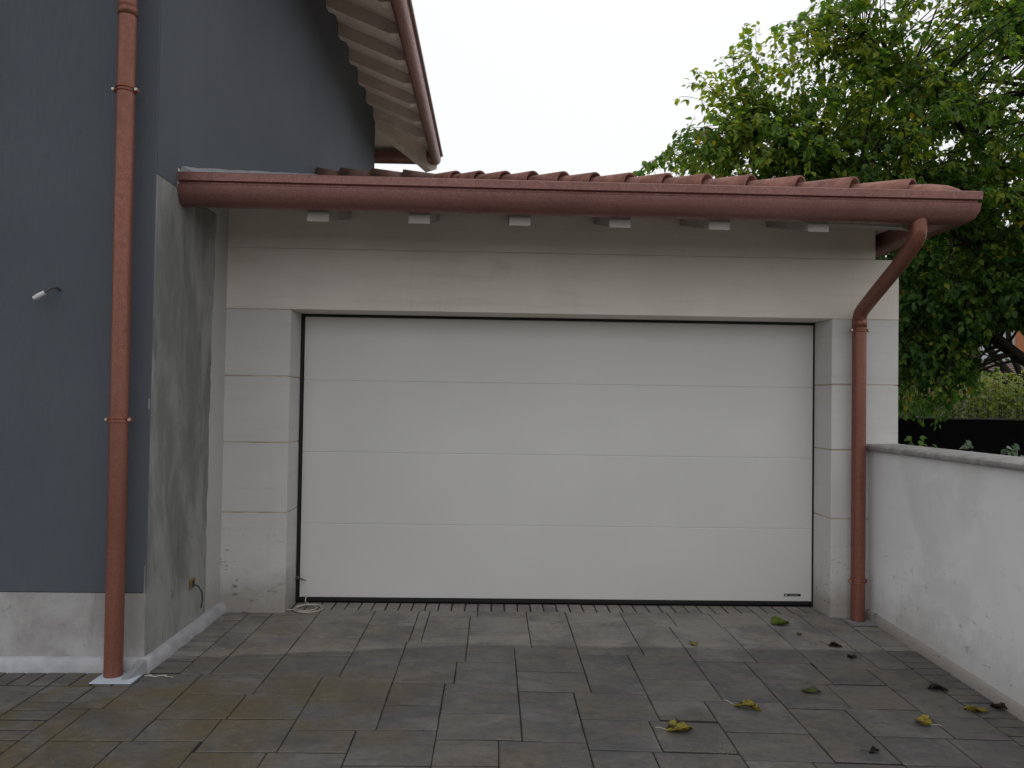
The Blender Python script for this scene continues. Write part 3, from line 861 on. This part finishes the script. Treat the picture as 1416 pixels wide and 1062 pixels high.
# ------------------------------------------------------------------ low garden wall
lw = root('garden_wall', (2.9, -3.0, 0), 'low white rendered wall with grey coping running forward from the garage', 'wall')
MB().box(2.80, 3.0, -7.5, -.002, -.2, 1.235).build('wall_body', M['garden_white'], lw)
def coping(y0, y1):
    mb = MB(); secs = []
    prof = [(2.766, 1.236), (2.758, 1.243), (2.754, 1.256), (2.757, 1.270), (2.768, 1.280), (2.79, 1.284), (3.01, 1.288), (3.03, 1.284), (3.036, 1.27), (3.036, 1.236), (2.99, 1.236), (2.81, 1.236)]
    return mb.sweep([[(a, y0, c) for a, c in prof], [(a, y1, c) for a, c in prof]]).build('coping_stone', M['coping'], lw, smooth=35)
ys = [-.003, -.834, -1.90, -2.95, -4.0, -5.05, -6.1, -7.5]
for a, c in zip(ys, ys[1:]): coping(c + .003, a - .0025)
mb = MB(); pts = []; dirs = []
for i in range(31):
    y = -.0 - 7.4 * i / 30; pts.append((2.80, y, ground_h(2.8, y))); dirs.append((-1, 0))
fillet(mb, pts, dirs, .066, .026).build('wall_skirting', M['skirt'], lw, smooth=50)

# ------------------------------------------------------------------ foliage machinery
def leaf_geo(L, Wd, fold, curl):
    """8 vertices, folded along the midrib, pointed tip, stalk end at the origin, growing along +y"""
    pts = [(0, 0, 0), (-Wd * .42, L * .22, fold * .42), (Wd * .42, L * .22, fold * .42), (0, L * .28, -.0),
           (-Wd * .5, L * .5, fold * .5 - curl * .2), (Wd * .5, L * .5, fold * .5 - curl * .2), (0, L * .6, -curl * .35), (0, L, -curl)]
    fs = [(0, 3, 1), (0, 2, 3), (1, 3, 6, 4), (3, 2, 5, 6), (4, 6, 7), (6, 5, 7)]
    return pts, fs
LEAF_P, LEAF_F = leaf_geo(1.0, .66, .16, .16)

def leaf_mesh(name, leaves, mat):
    """leaves: (pos, direction, normal hint, size, tint)"""
    V = []; F = []; T = []
    for pos, d, nh, sz, tint in leaves:
        d = d.normalized(); x = d.cross(nh)
        if x.length < 1e-4: x = d.orthogonal()
        x.normalize(); z = x.cross(d)
        b = len(V)
        for p in LEAF_P: V.append(pos + x * (p[0] * sz) + d * (p[1] * sz) + z * (p[2] * sz))
        for f in LEAF_F: F.append(tuple(b + i for i in f)); T.append(tint)
    me = bpy.data.meshes.new(name); me.from_pydata(V, [], F)
    at = me.attributes.new('tint', 'FLOAT', 'FACE'); at.data.foreach_set('value', T)
    me.polygons.foreach_set('use_smooth', [False] * len(F))
    me.materials.append(mat)
    return me

def in_ell(p, e): return ((p[0] - e[0]) / e[3]) ** 2 + ((p[1] - e[1]) / e[4]) ** 2 + ((p[2] - e[2]) / e[5]) ** 2
def bez(a, b, c, t): return a * (1 - t) ** 2 + b * 2 * t * (1 - t) + c * t * t

def make_tree(name, base, fork, limbs, blobs, ntw, leaves_per, size, mat, label, group, holes=(), tint=(.2, .75), seed=1, singles=0, droop=.5, cat='tree'):
    random.seed(seed)
    t = root(name, base, label, cat, group)
    base = Vector(base); fork = Vector(fork)
    mb = MB(); mb.tube([base - Vector((0, 0, .1)), base.lerp(fork, .25) + Vector((.03, .02, 0)), base.lerp(fork, .6) + Vector((-.03, .0, 0)), fork], [.24, .19, .16, .15], 12)
    mb.build('trunk', M['bark'], t, smooth=60)
    nodes = []      # points on limbs where twigs may start
    for end, mid, r0 in limbs:
        end = Vector(end); mid = Vector(mid)
        path = []
        for k in range(13):
            s = k / 12; p = bez(fork, mid, end, s)
            path.append(p + Vector((mnoise.noise(p * 1.3), mnoise.noise(p * 1.3 + Vector((9, 0, 0))), mnoise.noise(p * 1.3 + Vector((0, 7, 0))))) * .10 * min(1, s * 4))
            if s > .22: nodes.append((path[-1], r0 * (1 - s * .85)))
        mb = MB(); mb.tube(path, [r0 * (1 - .88 * k / 12) for k in range(13)], 8)
        mb.build('branch', M['bark'], t, smooth=60)
    tw = MB(); leaves = []
    tot = sum(b[6] for b in blobs)
    for i in range(ntw):
        q = rnd() * tot
        for b in blobs:
            q -= b[6]
            if q <= 0: break
        # targets crowd towards the outside of each blob
        while True:
            v = Vector((U(-1, 1), U(-1, 1), U(-1, 1)))
            if v.length < 1 and v.length > .2: break
        v = v.normalized() * (v.length ** .55)
        tgt = Vector((b[0] + v.x * b[3], b[1] + v.y * b[4], b[2] + v.z * b[5]))
        if any(in_ell(tgt, h) < 1 for h in holes): continue
        nd = min(nodes, key=lambda n_: (n_[0] - tgt).length + rnd() * .5)
        a = nd[0]; mid = a.lerp(tgt, .5) + Vector((U(-.15, .15), U(-.15, .15), U(.05, .3)))
        path = [bez(a, mid, tgt, k / 6) for k in range(7)]
        r = min(nd[1] * .6, .022)
        tw.tube(path, [max(.003, r * (1 - .85 * k / 6)) for k in range(7)], 4, caps=False)
        Ltw = (tgt - a).length
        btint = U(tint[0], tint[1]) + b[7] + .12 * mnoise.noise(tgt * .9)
        n = int(leaves_per * U(.6, 1.4))
        # side shoots carry the leaves
        ns = 4
        for j in range(ns):
            st = 1 - (j / ns) * min(.85, .75 / max(.3, Ltw)) * U(.7, 1)
            o = bez(a, mid, tgt, max(.05, st))
            dv = Vector((U(-1, 1), U(-1, 1), U(-.7, .55))).normalized() * U(.14, .38)
            if j == 0: dv = (tgt - mid).normalized() * U(.15, .3) + Vector((0, 0, -.05))
            e = o + dv
            tw.tube([o, o.lerp(e, .5) + Vector((0, 0, .02)), e + Vector((0, 0, -.02))], [.004, .003, .002], 3, caps=False)
            for q_ in range(n // ns):
                s = (q_ + rnd()) / (n / ns)
                p = o.lerp(e, s) + Vector((U(-.045, .045), U(-.045, .045), U(-.05, .03)))
                side = Vector((U(-1, 1), U(-1, 1), U(-.5, .2) - droop * U(.1, 1.1)))
                d = (dv.normalized() * .7 + side).normalized()
                if any(in_ell(p, h) < .8 for h in holes): continue
                nh = Vector((U(-.7, .7), U(-.9, .5), 1))
                tt = min(.88, max(0, btint + U(-.22, .22)))
                if rnd() < .035: tt = U(.88, 1)
                leaves.append((p, d, nh, size * U(.6, 1.2), tt))
    tw.build('twigs', M['bark'], t, kind='stuff')
    cpos = Vector((0, -5.771, 1.56))
    if singles:
        leaves.sort(key=lambda l: (l[0] - cpos).length / l[3])
        vis = [l for l in leaves if -6 < (l[0].x) < 8.0 and (l[0].x / (l[0].y + 5.77)) < .66 and (l[0].z - 1.56) / (l[0].y + 5.77) < .5]
        head = vis[:singles]; hs_ = set(id(l) for l in head)
        for l in head:
            me = leaf_mesh('leaf', [l], mat); o = bpy.data.objects.new('leaf', me); link(o, t)
        leaves = [l for l in leaves if id(l) not in hs_]
    me = leaf_mesh('foliage', leaves, mat); o = bpy.data.objects.new('foliage', me); link(o, t); o['kind'] = 'stuff'
    return t, len(leaves)

# main tree beyond the garage
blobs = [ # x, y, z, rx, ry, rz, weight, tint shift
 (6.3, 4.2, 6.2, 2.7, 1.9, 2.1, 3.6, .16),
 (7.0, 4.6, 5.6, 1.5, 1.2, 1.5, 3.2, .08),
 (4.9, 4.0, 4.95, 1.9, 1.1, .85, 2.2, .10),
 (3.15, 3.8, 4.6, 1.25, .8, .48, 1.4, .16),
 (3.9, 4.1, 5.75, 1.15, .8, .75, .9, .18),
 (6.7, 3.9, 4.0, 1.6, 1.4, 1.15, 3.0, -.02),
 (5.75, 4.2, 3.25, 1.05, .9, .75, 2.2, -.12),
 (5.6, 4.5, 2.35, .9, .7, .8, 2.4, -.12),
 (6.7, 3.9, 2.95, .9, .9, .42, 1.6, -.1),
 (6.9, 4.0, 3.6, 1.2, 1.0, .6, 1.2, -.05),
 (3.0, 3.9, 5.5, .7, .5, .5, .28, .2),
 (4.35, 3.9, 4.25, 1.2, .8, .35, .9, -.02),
]
holes = [(6.05, 3.9, 5.0, .42, 2.4, .22), (6.55, 3.9, 4.78, .22, 2.2, .12), (5.7, 3.9, 3.62, .36, 2.8, .15), (6.75, 4.4, 2.34, .55, 2.2, .30), (5.45, 3.9, 3.68, .12, 2.4, .06)]
limbs = [((5.2, 4.1, 3.6), (6.2, 4.0, 2.5), .075), ((3.2, 3.8, 4.9), (6.0, 3.9, 4.3), .08), ((4.6, 4.0, 6.3), (6.7, 4.0, 5.2), .08), ((6.6, 4.3, 7.6), (7.6, 4.2, 5.0), .09),
         ((5.4, 4.4, 3.0), (6.5, 4.2, 2.55), .115), ((8.6, 4.4, 5.6), (8.6, 4.2, 3.4), .08), ((6.9, 3.2, 4.9), (7.4, 3.5, 3.4), .07), ((5.3, 4.8, 5.2), (6.9, 4.5, 4.2), .06), ((6.6, 3.3, 3.2), (7.5, 3.6, 2.9), .05)]
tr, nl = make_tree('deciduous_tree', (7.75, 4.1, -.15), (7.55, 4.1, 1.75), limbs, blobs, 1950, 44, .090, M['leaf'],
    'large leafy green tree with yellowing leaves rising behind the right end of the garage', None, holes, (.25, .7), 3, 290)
print('leaves', nl)
# darker broadleaf shrub hanging low in front of the black screen
blobs2 = [(5.6, 5.6, 2.2, .7, .6, .75, 2, -.1), (6.9, 5.3, 1.25, .55, .25, .2, .5, 0), (7.6, 5.4, 1.35, .5, .25, .25, .5, 0)]
# the tree further back closing the view
tr2, nl2 = make_tree('deciduous_tree', (11.8, 11.0, -.15), (11.7, 11.0, 1.8), [((7.6, 11, 5.0), (8.6, 11, 3.5), .08), ((9.6, 11, 6.2), (9.4, 11, 4), .1), ((11.6, 11, 5.4), (10.6, 11, 3.8), .08), ((8.1, 10.8, 3.2), (8.9, 11, 2.4), .06)],
    [(8.8, 11, 2.9, 2.2, 1.6, .95, 4, -.1), (8.0, 10.6, 3.0, 1.0, .9, .75, 3, -.25), (11.2, 11, 5.2, 1.9, 1.6, 1.4, 3, -.1)], 700, 34, .14, M['leaf'],
    'darker tree seen through the lower branches behind the black garden screen', None, ((10.35, 11, 3.2, .9, 3, .75),), (.1, .5), 8, 0)

# hedge of mixed leaves over the black screen
random.seed(21)
hedge = root('hedge', (9, 7.2, 0), 'ragged green and brown hedge above the black screen beside the garage', 'hedge')
lv = []; st = MB()
for i in range(420):
    bx = U(5.2, 13.5); by = U(6.7, 7.9); hz = 1.78 + .32 * mnoise.noise(Vector((bx * .9, 2, 0))) + U(0, .25)
    if rnd() < .12: hz += U(.1, .3)
    p0 = Vector((bx, by, -.1)); p1 = Vector((bx + U(-.2, .2), by + U(-.2, .1), hz))
    st.tube([p0, p0.lerp(p1, .5) + Vector((U(-.06, .06), 0, 0)), p1], [.007, .005, .002], 3, caps=False)
    for k in range(62):
        s = 1 - rnd() ** 1.4 * .8
        p = p0.lerp(p1, s) + Vector((U(-.16, .16), U(-.16, .16), U(-.08, .08)))
        if p.z < .6: continue
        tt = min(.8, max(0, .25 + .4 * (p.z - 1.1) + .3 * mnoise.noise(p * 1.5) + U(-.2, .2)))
        if mnoise.noise(Vector((p.x * 1.1, p.z * 2, 5))) > .18 and rnd() < .55: tt = U(.82, 1)
        lv.append((p, Vector((U(-1, 1), U(-1, .4), U(-.8, .5))), Vector((U(-.6, .6), -.6, 1)), U(.05, .095), tt))
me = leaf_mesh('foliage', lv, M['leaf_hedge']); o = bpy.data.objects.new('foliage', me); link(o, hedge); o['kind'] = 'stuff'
st.build('stems', M['bark'], hedge, kind='stuff')

# black screen fence
fence = root('screen_fence', (8, 6.0, 0), 'black garden screen fence behind the low white wall', 'fence')
fx = 4.6
while fx < 13:
    MB().box(fx + .03, fx + 1.67, 6.0, 6.02, -.15, 1.385, .004).build('screen_panel', M['fence'], fence)
    MB().box(fx - .03, fx + .028, 5.995, 6.025, -.15, 1.388, .006).build('post', M['fence'], fence)
    MB().box(fx + .0285, fx + 1.6695, 5.99, 6.03, 1.387, 1.41, .004).build('top_rail', mat_simple('rail_grey', (.035, .035, .032), .6) if 'rail' not in M else M['rail'], fence)
    fx += 1.7

def shrub(loc, n, rad, hgt, size, mat, label, seed, arch=.4):
    random.seed(seed); s = root('shrub', loc, label, 'shrub'); L0 = Vector(loc); lv = []; mb = MB()
    for i in range(n):
        a = U(0, 2 * PI); e = L0 + Vector((math.cos(a) * rad * U(.3, 1), math.sin(a) * rad * U(.3, 1) * .6, hgt * U(.6, 1)))
        mid = L0.lerp(e, .5) + Vector((0, 0, hgt * arch))
        path = [bez(L0, mid, e, k / 6) for k in range(7)]
        mb.tube(path, [.008 * (1 - .8 * k / 6) for k in range(7)], 4, caps=False)
        for k in range(14):
            t = U(.3, 1.02); p = bez(L0, mid, e, t)
            lv.append((p, Vector((U(-1, 1), U(-1, .3), U(-1.0, .1))), Vector((U(-.4, .4), -.6, 1)), size * U(.7, 1.2), U(0, 1)))
    mb.build('stem', M['bark'], s, kind='stuff')
    me = leaf_mesh('foliage', lv, mat); o = bpy.data.objects.new('foliage', me); link(o, s); o['kind'] = 'stuff'
shrub((3.66, 1.0, -.17), 44, .26, 1.50, .07, M['leaf'], 'small yellow-green bush tucked against the garage corner behind the low wall', 31)
shrub((4.62, 1.3, -.17), 24, .5, 1.47, .10, M['leaf_dark'], 'glossy dark-leaved shrub in front of the black screen', 32)

# ------------------------------------------------------------------ neighbours
shed = root('outbuilding', (17, 17, 0), 'low outbuilding with an old brown tiled roof beyond the hedge', 'outbuilding')
MB().box(13.2, 24, 14.6, 19.6, -.15, 2.0).build('wall', M['stone_far'], shed)
mb = MB()
nrow = 16
for k in range(nrow):
    t0, t1 = k / nrow, (k + 1) / nrow
    y0, z0 = 14.0 + 3.4 * t0, 1.86 + 1.06 * t0; y1, z1_ = 14.0 + 3.4 * t1, 1.86 + 1.06 * t1
    xa0, xa1 = 12.8 + 1.3 * t0, 12.8 + 1.3 * t1
    mb.poly([(xa0, y0, z0 + .03), (24, y0, z0 + .03), (24, y1, z1_), (xa1, y1, z1_), (xa0, y0, z0 - .03), (24, y0, z0 - .03)], [(0, 1, 2, 3), (4, 5, 1, 0)])
rf = mb.build('roof', M['roof_far'], shed)
MB().tube([(14.0, 17.42, 2.95), (24, 17.42, 2.95)], .09, 10).build('ridge_tile', M['edge_pale'], rf)
mb = MB(); mb.poly([(14.1, 17.4, 2.92), (24, 17.4, 2.92), (24, 20.4, 1.86), (12.8, 20.4, 1.86), (12.8, 14.0, 1.85)], [(0, 1, 2, 3), (0, 3, 4)]).build('rear_roof', M['roof_far'], shed)
nh = root('house', (20, 26, 0), 'orange rendered neighbour house with pale shutters glimpsed through the branches', 'house')
MB().box(15.6, 30, 22.0, 32, -.15, 7.0).build('wall', M['orange'], nh)
for wx, wz in ((17.45, 2.9), (20.3, 2.9), (23.1, 2.9), (17.45, 5.2), (20.3, 5.2)):
    fr = MB().box(wx - .08, wx + 1.28, 21.93, 21.998, wz - .08, wz + 1.58, .01).build('window', M['paint_wood'], nh)
    MB().box(wx, wx + .585, 21.90, 21.928, wz, wz + 1.5, .01).build('shutter', M['shutter'], fr)
    MB().box(wx + .615, wx + 1.2, 21.90, 21.928, wz, wz + 1.5, .01).build('shutter', M['shutter'], fr)
mb = MB(); mb.poly([(15, 21.4, 6.95), (31, 21.4, 6.95), (31, 32.6, 6.95), (15, 32.6, 6.95), (19, 27, 9), (27, 27, 9)], [(0, 1, 5, 4), (1, 2, 5), (2, 3, 4, 5), (3, 0, 4), (0, 3, 2, 1)]).build('roof', M['tile_dark'], nh)

# ------------------------------------------------------------------ fallen leaves, each its own thing
DL = {
 'green': mat_dead_leaf('fallen_green_leaf', (.13, .20, .03), (.22, .27, .045)),
 'dull_green': mat_dead_leaf('fallen_dull_green_leaf', (.08, .11, .03), (.15, .17, .05)),
 'yb': mat_dead_leaf('fallen_yellow_brown_leaf', (.06, .032, .015), (.42, .34, .045), .46),
 'yellow': mat_dead_leaf('fallen_yellow_leaf', (.12, .07, .02), (.46, .36, .05), .42),
 'brown': mat_dead_leaf('fallen_brown_leaf', (.035, .02, .012), (.09, .055, .025), .55),
 'dark': mat_dead_leaf('fallen_dark_leaf', (.022, .015, .01), (.06, .035, .02), .55),
}
def fallen(x, y, size, wid, ang, curl, mat, label, stalk=True, seed=0):
    random.seed(seed + 100)
    z0 = ground_h(x, y) + .003
    size *= 1.0; wid *= 1.45
    n, k = 12, 8
    b = MB(); rows = []
    ca, sa = math.cos(ang), math.sin(ang)
    for i in range(n + 1):
        s = i / n
        w = wid * (math.sin(PI * min(1, s * 1.02) ** .75) ** .8) * (1 + .12 * math.sin(i * 2.3 + seed)) + .002
        row = []
        for j in range(k + 1):
            v = (j / k - .5) * 2
            a = v * curl * (.7 + .5 * s)
            rr = (w / 2) / max(.3, curl) if curl > .05 else 0
            if curl > .05: lx, lz = rr * math.sin(a), rr * (1 - math.cos(a))
            else: lx, lz = v * w / 2, 0
            lz = lz * 1.1 + .007 * math.sin(s * PI * 1.3 + seed) ** 2 + .005 * math.sin(7 * s + 4 * v + seed)
            lz += .002 * (1 - abs(v)) 
            ly = (s - .5) * size
            row.append((x + ca * ly - sa * lx, y + sa * ly + ca * lx, z0 + max(0, lz) + .001))
        rows.append(row)
    pts = [p for r_ in rows for p in r_]
    fs = [(i * (k + 1) + j, i * (k + 1) + j + 1, (i + 1) * (k + 1) + j + 1, (i + 1) * (k + 1) + j) for i in range(n) for j in range(k)]
    b.poly(pts, fs)
    bmesh.ops.solidify(b.bm, geom=b.bm.faces[:], thickness=.0012)
    t = root('fallen_leaf', (x, y, z0), label, 'leaf', 'leaves fallen on the paving')
    b.build('blade', DL[mat], t, smooth=70)
    if stalk:
        ly = -.5 * size
        st = [(x + ca * (ly - q), y + sa * (ly - q) + .01 * q / .05, z0 + .006 + .012 * math.sin(q * 40)) for q in (-.01, .015, .035, .055)]
        MB().tube(st, .0016, 5).build('stalk', M['cord'] if mat in ('yb', 'yellow') else M['bark'], t)
fallen(2.074, -.189, .135, .12, .15, .9, 'green', 'broad fresh green leaf nearest the right end of the garage door', False, 1)
fallen(1.337, -.652, .055, .05, 1.0, 1.0, 'yb', 'tiny yellowish leaf alone on the dry paving in front of the door', False, 2)
fallen(2.267, -.65, .085, .05, -.5, 1.3, 'brown', 'small brown curled leaf just in front of the green one', True, 3)
fallen(2.279, -.861, .055, .04, -.3, 1.2, 'brown', 'very small rust brown leaf scrap below the small brown curled leaf', False, 4)
fallen(1.792, -1.424, .105, .05, -.15, .8, 'dull_green', 'dull green narrow leaf lying in the middle of the right paving', False, 5)
fallen(1.357, -1.665, .145, .062, -.5, 1.25, 'yb', 'yellow and dark brown rolled leaf with a pale stalk on the paving', True, 6)
fallen(.929, -1.962, .135, .085, .12, 1.0, 'yb', 'large yellow-green and brown leaf nearest the camera left of the others', True, 7)
fallen(2.213, -1.794, .085, .075, 2.2, .9, 'yellow', 'bright yellow leaf with a brown tip on the slabs near the brick border', True, 8)
fallen(2.548, -1.348, .105, .055, -.35, 1.2, 'dark', 'dark brown leaf on the edge of the brick border', False, 9)
fallen(2.591, -1.632, .115, .05, -.45, 1.2, 'yb', 'yellow leaf with dark end lying across the brick border', False, 10)
fallen(2.745, -1.585, .085, .055, -.6, 1.2, 'brown', 'brown leaf touching the foot of the low white wall', False, 11)
fallen(1.798, -2.13, .065, .025, .4, 1.4, 'dark', 'thin black leaf scrap at the bottom edge of the paving', True, 12)
fallen(2.12, -.42, .035, .025, .4, 1.0, 'dull_green', 'tiny greenish leaf bit right of the broad green leaf', False, 13)
# crumbs of mortar and small grit
random.seed(77)
mb = MB()
for i in range(260):
    if i < 40: x, y = U(.93, 1.12), U(-2.2, -2.08)
    elif i < 90: x, y = U(-1.9, -1.6), U(-.1, -1.2)
    else: x, y = U(-2.2, 2.7), U(-2.4, .2)
    r = U(.001, .0028) if i < 40 else U(.0008, .0022); z = ground_h(x, y) + .0015
    p = [(x + r * math.cos(a + i) * U(.7, 1.2), y + r * math.sin(a + i) * U(.7, 1.2), z) for a in (0, 1.6, 3.1, 4.7)]
    mb.poly(p + [(x, y, z + r * 1.2)], [(0, 1, 4), (1, 2, 4), (2, 3, 4), (3, 0, 4)])
mb.build('grit', mat_simple('pale_grit', (.32, .29, .24), .9), kind='stuff')
